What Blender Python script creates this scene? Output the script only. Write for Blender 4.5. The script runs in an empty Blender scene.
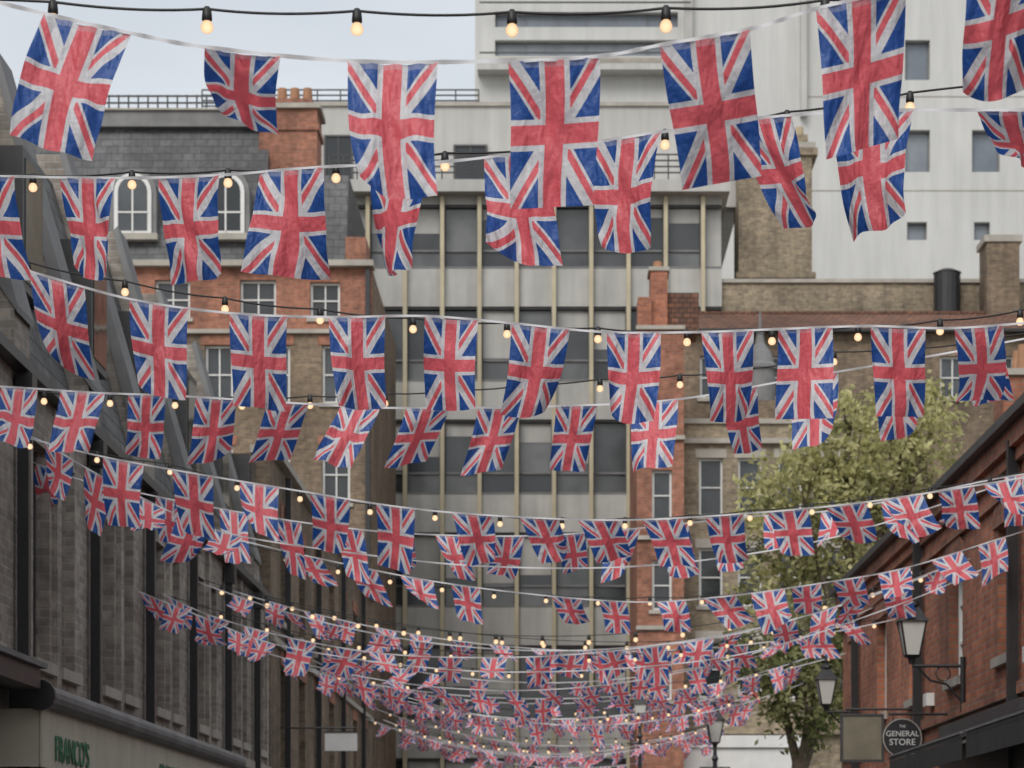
import bpy, math, random
import numpy as np
from mathutils import Vector
rng=random.Random(11)
FP=2400.0; CU=555.0; CV=870.0; CZ=1.6
def U(u,Y): return (u-CU)*Y/FP
def V(v,Y): return CZ+(CV-v)*Y/FP
scene=bpy.context.scene
XL=-4.3; XR=4.5

# ------------------------------------------------------------ materials
class N:
    def __init__(s,name):
        s.m=bpy.data.materials.new(name); s.m.use_nodes=True
        s.t=s.m.node_tree; s.t.nodes.clear()
        s.out=s.t.nodes.new('ShaderNodeOutputMaterial')
    def n(s,typ,**k):
        x=s.t.nodes.new(typ)
        for a,b in k.items(): setattr(x,a,b)
        return x
    def l(s,a,b): s.t.links.new(a,b)
    def put(s,sock,val):
        if isinstance(val,(int,float)): sock.default_value=val
        elif isinstance(val,tuple): sock.default_value=val if len(val)==4 or len(sock.default_value)==3 else (*val,1)
        else: s.l(val,sock)
    def math(s,op,a,b=0.0):
        x=s.n('ShaderNodeMath',operation=op); s.put(x.inputs[0],a); s.put(x.inputs[1],b); return x.outputs[0]
    def mix(s,f,a,b,mode='MIX'):
        x=s.n('ShaderNodeMixRGB',blend_type=mode); s.put(x.inputs[0],f); s.put(x.inputs[1],a); s.put(x.inputs[2],b); return x.outputs[0]
    def noise(s,vec,scale,detail=3,rough=.55):
        x=s.n('ShaderNodeTexNoise'); x.inputs['Scale'].default_value=scale; x.inputs['Detail'].default_value=detail; x.inputs['Roughness'].default_value=rough
        if vec is not None: s.l(vec,x.inputs['Vector'])
        return x.outputs['Fac']
    def ramp(s,f,a,b,c0=(0,0,0),c1=(1,1,1)):
        x=s.n('ShaderNodeValToRGB'); s.put(x.inputs[0],f)
        x.color_ramp.elements[0].position=a; x.color_ramp.elements[1].position=b
        x.color_ramp.elements[0].color=(*c0,1); x.color_ramp.elements[1].color=(*c1,1); return x.outputs[0]
    def principled(s,col,rough=.7,metal=0.0,normal=None):
        p=s.n('ShaderNodeBsdfPrincipled'); s.put(p.inputs['Base Color'],col); s.put(p.inputs['Roughness'],rough); p.inputs['Metallic'].default_value=metal
        if normal is not None: s.l(normal,p.inputs['Normal'])
        s.l(p.outputs[0],s.out.inputs[0]); return p
    def bump(s,h,st,dist=.01):
        x=s.n('ShaderNodeBump'); x.inputs['Strength'].default_value=st; x.inputs['Distance'].default_value=dist; s.l(h,x.inputs['Height']); return x.outputs[0]

def sc(c,k): return tuple(min(1,max(0,x*k)) for x in c)
def plain(name,col,rough=.7,var=.18,scale=2.0,metal=0.0,streak=.15):
    m=N(name); g=m.n('ShaderNodeNewGeometry')
    f=m.noise(g.outputs['Position'],scale,4)
    c=m.mix(m.ramp(f,.3,.7),sc(col,1-var),sc(col,1+var))
    if streak>0:
        mp=m.n('ShaderNodeMapping'); mp.inputs['Scale'].default_value=(2.2,2.2,.22); m.l(g.outputs['Position'],mp.inputs[0])
        f2=m.noise(mp.outputs[0],1.3,4)
        c=m.mix(m.ramp(f2,.35,.75,(0,0,0),(streak*2,)*3),c,sc(col,.45))
    m.principled(c,rough,metal); return m.m
def wallcoord(m):
    g=m.n('ShaderNodeNewGeometry'); sn=m.n('ShaderNodeSeparateXYZ'); m.l(g.outputs['True Normal'],sn.inputs[0])
    sp=m.n('ShaderNodeSeparateXYZ'); m.l(g.outputs['Position'],sp.inputs[0])
    f=m.math('GREATER_THAN',m.math('ABSOLUTE',sn.outputs[0]),m.math('ABSOLUTE',sn.outputs[1]))
    h=m.math('ADD',m.math('MULTIPLY',sp.outputs[1],f),m.math('MULTIPLY',sp.outputs[0],m.math('SUBTRACT',1.0,f)))
    cb=m.n('ShaderNodeCombineXYZ'); m.l(h,cb.inputs[0]); m.l(sp.outputs[2],cb.inputs[1])
    return cb.outputs[0],g.outputs['Position']
def brick(name,c1,c2,mort,bw=.225,bh=.075,ms=.009,rough=.85,grime=.5,bumpst=.6):
    m=N(name); v,pos=wallcoord(m)
    b=m.n('ShaderNodeTexBrick'); b.offset=.5
    m.l(v,b.inputs['Vector']); b.inputs['Scale'].default_value=1.0
    b.inputs['Color1'].default_value=(*c1,1); b.inputs['Color2'].default_value=(*c2,1); b.inputs['Mortar'].default_value=(*mort,1)
    b.inputs['Mortar Size'].default_value=ms; b.inputs['Mortar Smooth'].default_value=.2; b.inputs['Bias'].default_value=0
    b.inputs['Brick Width'].default_value=bw; b.inputs['Row Height'].default_value=bh
    c=b.outputs['Color']
    big=m.noise(pos,.55,5,.6)
    c=m.mix(1.0,c,m.ramp(big,.3,.72,(.56,)*3,(1.28,)*3),'MULTIPLY')
    fine=m.noise(pos,7,3)
    c=m.mix(1.0,c,m.ramp(fine,.3,.7,(.74,)*3,(1.26,)*3),'MULTIPLY')
    mp=m.n('ShaderNodeMapping'); mp.inputs['Scale'].default_value=(1.6,1.6,.16); m.l(pos,mp.inputs[0])
    st=m.noise(mp.outputs[0],1.4,4)
    c=m.mix(m.ramp(st,.45,.8,(0,)*3,(grime,)*3),c,(.03,.028,.025))
    nb=m.bump(m.math('SUBTRACT',1.0,b.outputs['Fac']),bumpst,.01)
    m.principled(c,rough,0,nb); return m.m

M={}
M['brick_buff']=brick('buff_brick',(.42,.37,.31),(.28,.245,.21),(.40,.375,.335),grime=.35)
M['brick_brown']=brick('brown_stock_brick',(.27,.19,.12),(.17,.12,.08),(.22,.19,.15),grime=.5)
M['brick_stock']=brick('yellow_stock_brick',(.36,.285,.185),(.23,.18,.125),(.29,.255,.2),grime=.5)
M['brick_red']=brick('red_brick',(.48,.17,.09),(.33,.11,.065),(.29,.2,.15),grime=.4)
M['brick_orange']=brick('orange_brick',(.45,.175,.1),(.33,.12,.07),(.28,.21,.17),grime=.4)
M['slate']=brick('slate_tiles',(.12,.122,.125),(.075,.077,.083),(.037,)*3,bw=.3,bh=.2,ms=.008,rough=.6,grime=.3)
M['clay']=brick('clay_roof_tiles',(.25,.115,.07),(.16,.077,.05),(.06,.037,.03),bw=.2,bh=.13,ms=.012,grime=.45,bumpst=1)
M['slate_lt']=brick('weathered_slate',(.17,.17,.165),(.11,.11,.108),(.05,)*3,bw=.28,bh=.18,ms=.01,rough=.8,grime=.35)
M['render']=plain('pale_render',(.5,.49,.465),.85,.09,.4,streak=.18)
M['render2']=plain('white_render',(.57,.57,.55),.85,.06,.3,streak=.13)
M['concrete']=plain('concrete_panel',(.47,.465,.44),.85,.12,1.0,streak=.2)
M['fin']=plain('cream_fin',(.52,.455,.31),.55,.12,1.5,streak=.2)
M['stone']=plain('stone_trim',(.42,.39,.34),.8,.15,2)
M['white']=plain('white_paint',(.72,.72,.7),.45,.06,3,streak=.08)
M['black']=plain('black_metal',(.022,.022,.024),.4,.2,6,streak=0)
M['darkgrey']=plain('dark_grey_metal',(.06,.06,.062),.45,.2,5,streak=.1)
M['lead']=plain('lead_flashing',(.2,.2,.2),.75,.2,2)
M['pot']=plain('chimney_pot_clay',(.38,.2,.11),.8,.2,5)
M['potbuff']=plain('buff_pot_clay',(.42,.34,.22),.8,.2,5)
M['cream']=plain('cream_canvas',(.6,.57,.47),.8,.08,3,streak=.12)
M['green']=plain('green_lettering',(.05,.2,.11),.6,.05,3,streak=0)
M['tan']=plain('weathered_sign_panel',(.2,.18,.13),.6,.2,4)
M['asphalt']=plain('asphalt',(.05,.05,.052),.9,.25,6,streak=0)
M['paving']=plain('york_stone_paving',(.27,.25,.22),.85,.2,2,streak=0)
M['bark']=plain('bark',(.09,.07,.05),.9,.3,8,streak=0)
M['tape']=plain('white_tape',(.62,.62,.64),.8,.05,3,streak=0)
M['cable']=plain('rubber_cable',(.018,.018,.018),.5,.1,9,streak=0)
M['awn']=plain('black_awning_canvas',(.035,.035,.034),.85,.3,5,streak=.1)

def glass(name,c0,c1,rough=.06):
    m=N(name); g=m.n('ShaderNodeNewGeometry')
    c=m.mix(m.ramp(g.outputs['Random Per Island'],.1,.95),c0,c1)
    f=m.noise(g.outputs['Position'],1.2,2)
    c=m.mix(m.ramp(f,.35,.7,(0,)*3,(.5,)*3),c,sc(c0,.6))
    nb=m.bump(m.noise(g.outputs['Position'],2.5,1),.08,.02)
    m.principled(c,rough,0,nb); return m.m
M['glass']=glass('window_glass',(.025,.03,.034),(.09,.1,.11))
M['oglass']=glass('office_glass',(.04,.046,.052),(.17,.175,.18),.12)
M['tglass']=glass('tower_glass',(.17,.2,.24),(.24,.27,.3),.15)

def bulbmat():
    m=N('warm_bulb'); e=m.n('ShaderNodeEmission'); lw=m.n('ShaderNodeLayerWeight'); lw.inputs[0].default_value=.45
    c=m.mix(lw.outputs['Facing'],(1,.78,.5),(.75,.36,.15)); m.l(c,e.inputs[0]); e.inputs[1].default_value=1.2
    m.l(e.outputs[0],m.out.inputs[0])
    try: m.m.cycles.emission_sampling='NONE'
    except Exception: pass
    return m.m
M['bulb']=bulbmat()
def lampglass():
    m=N('opal_lantern_glass'); m.principled((.62,.62,.58),.25); return m.m
M['opal']=lampglass()

def flagmat():
    m=N('union_flag_cloth'); uv=m.n('ShaderNodeUVMap'); uv.uv_map='UVMap'
    s=m.n('ShaderNodeSeparateXYZ'); m.l(uv.outputs[0],s.inputs[0])
    X=m.math('MULTIPLY',m.math('SUBTRACT',s.outputs[0],.5),30.0)
    Y=m.math('MULTIPLY',m.math('SUBTRACT',s.outputs[1],.5),47.0)
    L=math.hypot(23.5,15)
    xa=m.math('MULTIPLY',X,23.5/L); ya=m.math('MULTIPLY',Y,15/L)
    d1=m.math('SUBTRACT',xa,ya); d2=m.math('ADD',xa,ya)
    sg=m.math('SIGN',Y)
    lt=lambda a,b:m.math('LESS_THAN',a,b)
    ab=lambda a:m.math('ABSOLUTE',a)
    salw=m.math('MAXIMUM',lt(ab(d1),3.1),lt(ab(d2),3.1))
    def red(d):
        q=m.math('MULTIPLY',d,sg)   # red on the counter-clockwise side
        return lt(ab(m.math('ADD',q,1.05)),1.1)
    salr=m.math('MAXIMUM',red(d1),red(d2))
    cw=m.math('MAXIMUM',lt(ab(X),5.0),lt(ab(Y),5.0))
    cr=m.math('MAXIMUM',lt(ab(X),3.2),lt(ab(Y),3.2))
    blue=(.028,.115,.44); white=(.88,.88,.91); redc=(.97,.17,.205)
    c=m.mix(salw,blue,white); c=m.mix(salr,c,redc); c=m.mix(cw,c,white); c=m.mix(cr,c,redc)
    g=m.n('ShaderNodeNewGeometry')
    c=m.mix(1.0,c,m.ramp(m.noise(g.outputs['Position'],14,3),.3,.7,(.93,)*3,(1.02,)*3),'MULTIPLY')
    c=m.mix(1.0,c,m.ramp(g.outputs['Random Per Island'],0,1,(.91,)*3,(1.02,)*3),'MULTIPLY')
    hem=m.math('GREATER_THAN',s.outputs[1],.955)
    c=m.mix(m.math('MULTIPLY',hem,.25),c,(.75,.75,.78))
    # soft creases in the cloth
    mp=m.n('ShaderNodeMapping'); mp.inputs['Scale'].default_value=(9,9,3.2); mp.inputs['Rotation'].default_value=(0,.35,0); m.l(g.outputs['Position'],mp.inputs[0])
    cz=m.noise(mp.outputs[0],1.0,3,.5)
    fine=m.noise(g.outputs['Position'],40,2)
    hgt=m.math('ADD',cz,m.math('MULTIPLY',fine,.08))
    wv=m.bump(hgt,1.0,.07)
    d=m.n('ShaderNodeBsdfDiffuse'); t=m.n('ShaderNodeBsdfTranslucent'); m.l(c,d.inputs[0]); m.l(c,t.inputs[0]); m.l(wv,d.inputs['Normal']); m.l(wv,t.inputs['Normal'])
    mx=m.n('ShaderNodeMixShader'); mx.inputs[0].default_value=.42
    m.l(d.outputs[0],mx.inputs[1]); m.l(t.outputs[0],mx.inputs[2])
    gl=m.n('ShaderNodeBsdfGlossy'); gl.inputs['Roughness'].default_value=.5; gl.inputs[0].default_value=(.8,.8,.8,1); m.l(wv,gl.inputs['Normal'])
    m2=m.n('ShaderNodeMixShader'); m2.inputs[0].default_value=.04; m.l(mx.outputs[0],m2.inputs[1]); m.l(gl.outputs[0],m2.inputs[2])
    m.l(m2.outputs[0],m.out.inputs[0]); return m.m
M['flag']=flagmat()
def leafmat(name,c0,c1):
    m=N(name); g=m.n('ShaderNodeNewGeometry')
    c=m.mix(g.outputs['Random Per Island'],c0,c1)
    c=m.mix(1.0,c,m.ramp(m.noise(g.outputs['Position'],.9,2),.3,.7,(.7,)*3,(1.25,)*3),'MULTIPLY')
    d=m.n('ShaderNodeBsdfDiffuse'); t=m.n('ShaderNodeBsdfTranslucent'); m.l(c,d.inputs[0]); m.l(c,t.inputs[0])
    mx=m.n('ShaderNodeMixShader'); mx.inputs[0].default_value=.4; m.l(d.outputs[0],mx.inputs[1]); m.l(t.outputs[0],mx.inputs[2])
    m.l(mx.outputs[0],m.out.inputs[0]); return m.m
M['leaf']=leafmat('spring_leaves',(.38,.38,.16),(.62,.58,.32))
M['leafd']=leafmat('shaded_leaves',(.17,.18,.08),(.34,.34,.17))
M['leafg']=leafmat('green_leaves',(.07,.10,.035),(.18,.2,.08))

# ------------------------------------------------------------ builder
class Geo:
    def __init__(s): s.v=[]; s.f=[]; s.mi=[]; s.uv=[]; s.mats=[]
    def m(s,key):
        if key not in s.mats: s.mats.append(key)
        return s.mats.index(key)
    def add(s,vs,fs,key,uvs=None):
        b=len(s.v); s.v.extend(vs); k=s.m(key)
        for i,f in enumerate(fs):
            s.f.append(tuple(b+j for j in f)); s.mi.append(k)
            s.uv.append([uvs[j] for j in f] if uvs else None)
    def obj(s,name,parent=None,smooth=False,uv=False):
        me=bpy.data.meshes.new(name); me.from_pydata([tuple(p) for p in s.v],[],s.f)
        for k in s.mats: me.materials.append(M[k])
        me.polygons.foreach_set('material_index',s.mi)
        if smooth: me.polygons.foreach_set('use_smooth',[True]*len(s.f))
        if uv:
            l=me.uv_layers.new(name='UVMap'); d=[]
            for f,u in zip(s.f,s.uv):
                for j in range(len(f)): d.extend(u[j] if u else (0,0))
            l.data.foreach_set('uv',d)
        me.update(); o=bpy.data.objects.new(name,me); scene.collection.objects.link(o)
        if parent: o.parent=parent
        return o
    def cyl(s,p0,p1,r0,r1,key,n=10,cap=True,rot=0):
        p0=Vector(p0);p1=Vector(p1); d=(p1-p0).normalized()
        a=d.orthogonal().normalized() if abs(d.z)<.99 else Vector((1,0,0)); b=d.cross(a)
        vs=[]
        for p,r in((p0,r0),(p1,r1)):
            for i in range(n):
                t=2*math.pi*i/n+rot; vs.append(p+a*(r*math.cos(t))+b*(r*math.sin(t)))
        fs=[(i,(i+1)%n,n+(i+1)%n,n+i) for i in range(n)]
        if cap: fs+= [tuple(range(n))[::-1],tuple(range(n,2*n))]
        s.add(vs,fs,key)
    def lathe(s,c,prof,key,n=10):
        vs=[];fs=[]
        for r,z in prof:
            for i in range(n):
                t=2*math.pi*i/n; vs.append(Vector((c[0]+r*math.cos(t),c[1]+r*math.sin(t),c[2]+z)))
        for k in range(len(prof)-1):
            for i in range(n): fs.append((k*n+i,k*n+(i+1)%n,(k+1)*n+(i+1)%n,(k+1)*n+i))
        s.add(vs,fs,key)
class Bld:
    def __init__(s,name): s.name=name; s.parts={}
    def g(s,part):
        if part not in s.parts: s.parts[part]=Geo()
        return s.parts[part]
    def P(s,F,a,z,c):
        ox,oy,rx,ry=F; nx,ny=ry,-rx
        return Vector((ox+rx*a+nx*c,oy+ry*a+ny*c,z))
    def box(s,part,key,F,a0,a1,z0,z1,c0,c1):
        vs=[s.P(F,a,z,c) for c in(c0,c1) for a,z in((a0,z0),(a1,z0),(a1,z1),(a0,z1))]
        s.g(part).add(vs,[(3,2,1,0),(4,5,6,7),(0,1,5,4),(1,2,6,5),(2,3,7,6),(3,0,4,7)],key)
    def prism(s,part,key,F,poly,a0,a1):
        n=len(poly); vs=[s.P(F,a,z,c) for a in(a0,a1) for c,z in poly]
        s.g(part).add(vs,[tuple(range(n)),tuple(range(n,2*n))[::-1]]+[(i,(i+1)%n,n+(i+1)%n,n+i) for i in range(n)],key)
    def face(s,part,key,F,poly,c0,c1):
        n=len(poly); vs=[s.P(F,a,z,c) for c in(c0,c1) for a,z in poly]
        s.g(part).add(vs,[tuple(range(n))[::-1],tuple(range(n,2*n))]+[(i,(i+1)%n,n+(i+1)%n,n+i) for i in range(n)],key)
    def wall(s,part,key,F,a0,a1,z0,z1,c,d,ops):
        A=sorted(set([a0,a1]+[x for o in ops for x in o[:2] if a0<x<a1])); Z=sorted(set([z0,z1]+[x for o in ops for x in o[2:4] if z0<x<z1]))
        def solid(i,j):
            if i<0 or j<0 or i>=len(A)-1 or j>=len(Z)-1: return False
            ma=(A[i]+A[i+1])/2; mz=(Z[j]+Z[j+1])/2
            return not any(o[0]<ma<o[1] and o[2]<mz<o[3] for o in ops)
        g=s.g(part)
        for i in range(len(A)-1):
            for j in range(len(Z)-1):
                if not solid(i,j): continue
                x0,x1,y0,y1=A[i],A[i+1],Z[j],Z[j+1]
                g.add([s.P(F,x0,y0,c),s.P(F,x1,y0,c),s.P(F,x1,y1,c),s.P(F,x0,y1,c)],[(0,1,2,3)],key)
                for ni,nj,e in((i-1,j,((x0,y0),(x0,y1))),(i+1,j,((x1,y1),(x1,y0))),(i,j-1,((x1,y0),(x0,y0))),(i,j+1,((x0,y1),(x1,y1)))):
                    if not solid(ni,nj):
                        (p,q),(r,t)=e
                        g.add([s.P(F,p,q,c),s.P(F,r,t,c),s.P(F,r,t,c-d),s.P(F,p,q,c-d)],[(0,1,2,3)],key)
    def win(s,F,o,c,d,nx=1,nz=1,fk='white',gk='glass',fw=.06,sill=True,lintel=None,bar=.035):
        a0,a1,z0,z1=o; b=c-d
        s.box('glazing',gk,F,a0+.002,a1-.002,z0+.002,z1-.002,b+.004,b+.03)
        fr='window_frames'; f0,f1=b+.033,b+.085
        s.box(fr,fk,F,a0+.003,a0+fw,z0+.003,z1-.003,f0,f1); s.box(fr,fk,F,a1-fw,a1-.003,z0+.003,z1-.003,f0,f1)
        s.box(fr,fk,F,a0+fw,a1-fw,z0+.003,z0+fw,f0,f1-.003); s.box(fr,fk,F,a0+fw,a1-fw,z1-fw,z1-.003,f0,f1-.003)
        for i in range(1,nx):
            x=a0+(a1-a0)*i/nx; s.box(fr,fk,F,x-bar/2,x+bar/2,z0+fw,z1-fw,f0,f1-.012)
        for i in range(1,nz):
            z=z0+(z1-z0)*i/nz; s.box(fr,fk,F,a0+fw,a1-fw,z-bar/2,z+bar/2,f0,f1-.006)
        if sill: s.box('sills','stone',F,a0-.08,a1+.08,z0-.1,z0-.003,c-.08,c+.06)
        if lintel: s.box('lintels',lintel,F,a0-.1,a1+.1,z1+.003,z1+.24,c-.05,c+.02)
    def done(s):
        e=bpy.data.objects.new(s.name,None); scene.collection.objects.link(e); e.empty_display_size=.5
        for k,g in s.parts.items(): g.obj(k,e)
        return e
FR=lambda Y:(0.0,Y,1.0,0.0)
FL=(XL,0.0,0.0,1.0)
def FRT(y): return (XR,0.0,0.0,-1.0)

# ------------------------------------------------------------ ground
g=Geo(); g.add([Vector(p) for p in((-400,-200,0),(400,-200,0),(400,900,0),(-400,900,0))],[(0,1,2,3)],'paving'); g.obj('ground')
g=Geo(); g.add([Vector(p) for p in((-2.7,-30,.004),(2.9,-30,.004),(2.9,66,.004),(-2.7,66,.004))],[(0,1,2,3)],'asphalt')
g.obj('road')
for nm,x0,x1 in(('pavement',XL-.3,-2.7),('pavement',2.9,XR+.3)):
    b=Geo(); vs=[Vector((x,y,z)) for z in(0.001,.12) for x,y in((x0,-30),(x1,-30),(x1,64),(x0,64))]
    b.add(vs,[(3,2,1,0),(4,5,6,7),(0,1,5,4),(1,2,6,5),(2,3,7,6),(3,0,4,7)],'paving'); b.obj(nm)

# ------------------------------------------------------------ left terrace (mews houses)
B=Bld('brick_terrace'); y0,y1=1.0,36.0; ze=5.65; zt=8.7
ops=[]
py=[1.1+3*i for i in range(12)]
for p in py:
    for c in(.98,2.05):
        if p+c+.4<y1: ops.append((p+c-.34,p+c+.34,3.35,5.15)); ops.append((p+c-.34,p+c+.34,.9,2.45))
B.wall('walls','brick_buff',FL,y0,y1,0,ze,0,.2,ops)
B.box('body','brick_buff',FL,y0,y1,0,ze-.002,-9,-.2)
for o in ops: B.win(FL,o,0,.2,1,2,fk='darkgrey',sill=o[2]>2)
for p in py:
    B.box('drainpipes','black',FL,p-.045,p+.045,.1,ze-.1,.03,.12)
    B.box('drainpipes','black',FL,p-.09,p+.09,ze-.34,ze-.12,.025,.16)
    B.box('piers','brick_buff',FL,p+.2,p+.42,0,ze-.12,0,.055)
    B.box('piers','brick_buff',FL,p+1.43,p+1.6,3.15,ze-.12,0,.045)
B.box('gutter','darkgrey',FL,y0,y1,ze-.08,ze+.01,.005,.12)
B.box('brick_band','stone',FL,y0,y1,3.02,3.14,.002,.05)
B.prism('roof','slate_lt',FL,[(-.02,ze+.002),(-.9,zt),(-8.5,zt),(-8.98,ze+.002)],y0,y1)
for p in py:
    B.prism('party_walls','brick_buff',FL,[(.06,ze-.05),(.06,ze+.35),(-.78,zt+.3),(-8.6,zt+.3),(-8.6,ze)],p-.28,p+.28)
    B.prism('copings','lead',FL,[(.09,ze+.32),(.09,ze+.38),(-.77,zt+.36),(-.82,zt+.303),(-.1,ze+.6)],p-.3,p+.3)
    a=p+1.5
    if a<y1:
        B.box('rooflights','darkgrey',FL,a-.4,a+.4,6.5,7.7,-.75,-.18)
        B.box('rooflight_glass','glass',FL,a-.32,a+.32,6.58,7.62,-.2,-.17)
B.done()
B=Bld('brown_brick_house'); ops=[]
for i in range(7):
    a=37.6+i*2.7
    for z in(3.2,5.5): ops.append((a,a+1.0,z,z+1.6))
B.wall('walls','brick_brown',FL,36.25,56.5,0,7.9,0,.2,ops); B.box('body','brick_brown',FL,36.25,56.5,0,7.898,-8,-.2)
for o in ops: B.win(FL,o,0,.2,1,2,lintel='brick_orange')
B.box('cornice','stone',FL,36.2,56.6,7.9,8.02,-.3,.12); B.box('cornice','stone',FL,36.2,56.6,5.05,5.15,.002,.07)
for a in(38,43,48,53): B.box('drainpipes','black',FL,a-.05,a+.05,.1,7.8,.03,.12)
B.done()

# ------------------------------------------------------------ right terrace
B=Bld('red_brick_terrace'); R=FRT(0); a0,a1=-37.5,-1.0; ze=5.85
ops=[]
for i in range(12):
    a=-36.6+i*3.05
    ops.append((a,a+.95,3.75,5.05)); ops.append((a-.1,a+1.4,.5,2.45))
B.wall('walls','brick_red',R,a0,a1,0,ze,0,.2,ops); B.box('body','brick_red',R,a0,a1,0,ze-.002,-5.5,-.2)
for o in ops:
    B.win(R,o,0,.2,2,3 if o[2]>3 else 2,fk='white' if o[2]>3 else 'black',sill=o[2]>3)
    if o[2]>3:
        m=(o[0]+o[1])/2; w=(o[1]-o[0])/2+.16
        arc=[(m+w*math.cos(t),o[3]+.02+.34*math.sin(t)) for t in np.linspace(0,math.pi,9)]
        B.face('arches','brick_orange',R,arc,-.03,.03)
for i in range(6):
    a=-35.4+i*6.1
    B.box('drainpipes','black',R,a-.05,a+.05,.1,ze-.1,.03,.13)
    B.box('alarm_box','white',R,a+.6,a+.85,3.55,3.7,.003,.1)
B.box('gutter','darkgrey',R,a0-.1,a1,ze+.02,ze+.11,.1,.22); B.box('corbel','brick_orange',R,a0,a1,ze-.17,ze+.017,.003,.12); B.box('corbel','brick_red',R,a0,a1,ze-.3,ze-.173,.003,.06)
B.box('string_course','brick_orange',R,a0,a1,3.3,3.42,.002,.05); B.box('string_course','brick_orange',R,a0,a1,5.3,5.38,.002,.05)
B.prism('roof','slate',R,[(.19,ze+.115),(-2.7,8.0),(-5.6,ze+.115)],a0-.1,a1)
for a in(-36.8,-28,-19,-10):
    B.box('chimneys','brick_red',R,a-.4,a+.4,6.5,9.1,-3.0,-2.3); B.box('chimneys','stone',R,a-.46,a+.46,9.103,9.2,-3.06,-2.24)
    for k in(-.22,.22): B.g('pots').cyl(B.P(R,a+k,9.2,-2.65),B.P(R,a+k,9.6,-2.65),.12,.09,'pot')
B.done()

B=Bld('black_shop_awning')
for s0,s1 in((-26.9,-22.2),(-21.9,-16.8)):
    B.prism('canopy','awn',R,[(.14,3.1),(.75,2.86),(.75,2.82),(.14,3.04)],s0,s1)
    B.box('valance','awn',R,s0,s1,2.62,2.817,.735,.75)
    for a in np.linspace(s0+.05,s1-.05,7):
        B.prism('ribs','lead',R,[(.1,3.02),(.73,2.8),(.73,2.77),(.1,2.98)],a-.015,a+.015)
    B.box('cassette','darkgrey',R,s0,s1,3.05,3.2,.055,.2)
    B.box('edge','lead',R,s0,s1,2.862,2.88,.72,.757)
B.box('fascia','black',R,-27.5,-16.4,2.5,3.04,.055,.1)
B.done()
B=Bld('cream_shop_awning')
gg=B.g('roller'); gg.cyl((-3.62,16.9,2.83),(-3.62,27.5,2.83),.085,.085,'lead',14)
gg.cyl((-3.62,16.85,2.83),(-3.62,16.9,2.83),.11,.11,'black',14)
B.prism('canopy','darkgrey',FL,[(.06,3.12),(.62,2.93),(.62,2.9),(.06,3.06)],16.9,27.5)
B.box('valance','cream',FL,16.95,27.45,2.33,2.755,.66,.675)
B.box('valance','cream',FL,16.95,16.97,2.33,2.74,.06,.655)
B.box('brackets','black',FL,16.9,16.94,2.74,3.1,.06,.62)
e=B.done()
def text(s,loc,rot,size,key,parent,ext=.004):
    c=bpy.data.curves.new('lettering','FONT'); c.body=s; c.size=size; c.extrude=ext; c.align_x='CENTER'; c.align_y='CENTER'
    c.materials.append(M[key]); o=bpy.data.objects.new('lettering',c); o.location=loc; o.rotation_euler=rot
    scene.collection.objects.link(o); o.parent=parent; return o
for yy,ss in((18.0,'FRANCO\'S'),(22.6,'FRANCO\'S'),(25.9,'CAFE')): text(ss,(-3.615,yy,2.47),(math.pi/2,0,math.pi/2),.27,'green',e)
B=Bld('dark_shop_canopy')
B.box('slab','black',FL,8,16.7,2.86,3.0,.06,.72); B.box('slab','darkgrey',FL,8,16.7,2.72,2.857,.06,.5); B.box('trim','lead',FL,8,16.75,3.003,3.04,.06,.76)
for a in(9,12,15,16.6): B.box('brackets','black',FL,a-.04,a+.04,2.5,2.72,.06,.4)
B.done()

# ------------------------------------------------------------ office block closing the street
Y=72; F0=FR(Y); B=Bld('office_block')
x0,x1=U(335,Y),U(722,Y)
B.box('body','concrete',F0,x0,x1,0,V(193,Y),-14,-.35)
xs=[U(368+37.2*k,Y) for k in range(-1,10)]
for k in range(-1,6):
    zs1=V(268+113*k,Y); zs0=V(268+38+113*k,Y)
    if k==-1: zs1,zs0=V(193,Y),V(204,Y)
    zw0=V(268+113*(k+1),Y)
    B.box('spandrels','concrete',F0,x0,x1,zs0,zs1,-.35,-.06)
    B.box('window_frames','darkgrey',F0,x0,x1,zs0-.07,zs0-.003,-.3,-.12)
    B.box('window_frames','lead',F0,x0,x1,zw0+.003,zw0+.06,-.3,-.05)
    for i in range(len(xs)-1):
        xa,xb=xs[i],xs[i+1]; mid=(xa+xb)/2
        zt2=zs0-.075; zb2=zw0+.065; zm=zb2+(zt2-zb2)*.28
        B.box('glazing','oglass',F0,xa+.05,xb-.05,zm+.03,zt2,-.3,-.26)
        B.box('glazing','oglass',F0,xa+.05,xb-.05,zb2,zm-.03,-.3,-.26)
        B.box('window_frames','lead',F0,xa+.05,xb-.05,zm-.03,zm+.03,-.3,-.2)
        if rng.random()<.5:
            h=(zt2-zm)*rng.uniform(.2,.95); B.box('blinds','concrete',F0,xa+.09,xb-.09,zt2-h,zt2-.01,-.257,-.25)
        if rng.random()<.07:
            B.g('ceiling_lights').lathe(B.P(F0,mid,zt2-.3,-.2),[(0,.09),(.09,.05),(.11,0),(.05,-.04),(0,-.05)],'bulb',8)
for i,x in enumerate(xs):
    B.box('fins','fin',F0,x-.06,x+.06,.3,V(197,Y),-.058,.16)
    B.box('fins','darkgrey',F0,x-.09,x+.09,.3,V(200,Y),-.34,-.062)
B.box('roof_slab','render',F0,x0-.3,x1+.2,V(196,Y)+.003,V(184,Y),-6,.5)
B.box('attic','render',F0,U(300,Y),U(745,Y),V(184,Y)+.003,V(80,Y),-13,-2.5)
B.box('attic_coping','stone',F0,U(298,Y),U(748,Y),V(80,Y)+.002,V(76,Y),-13,-2.42)
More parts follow.
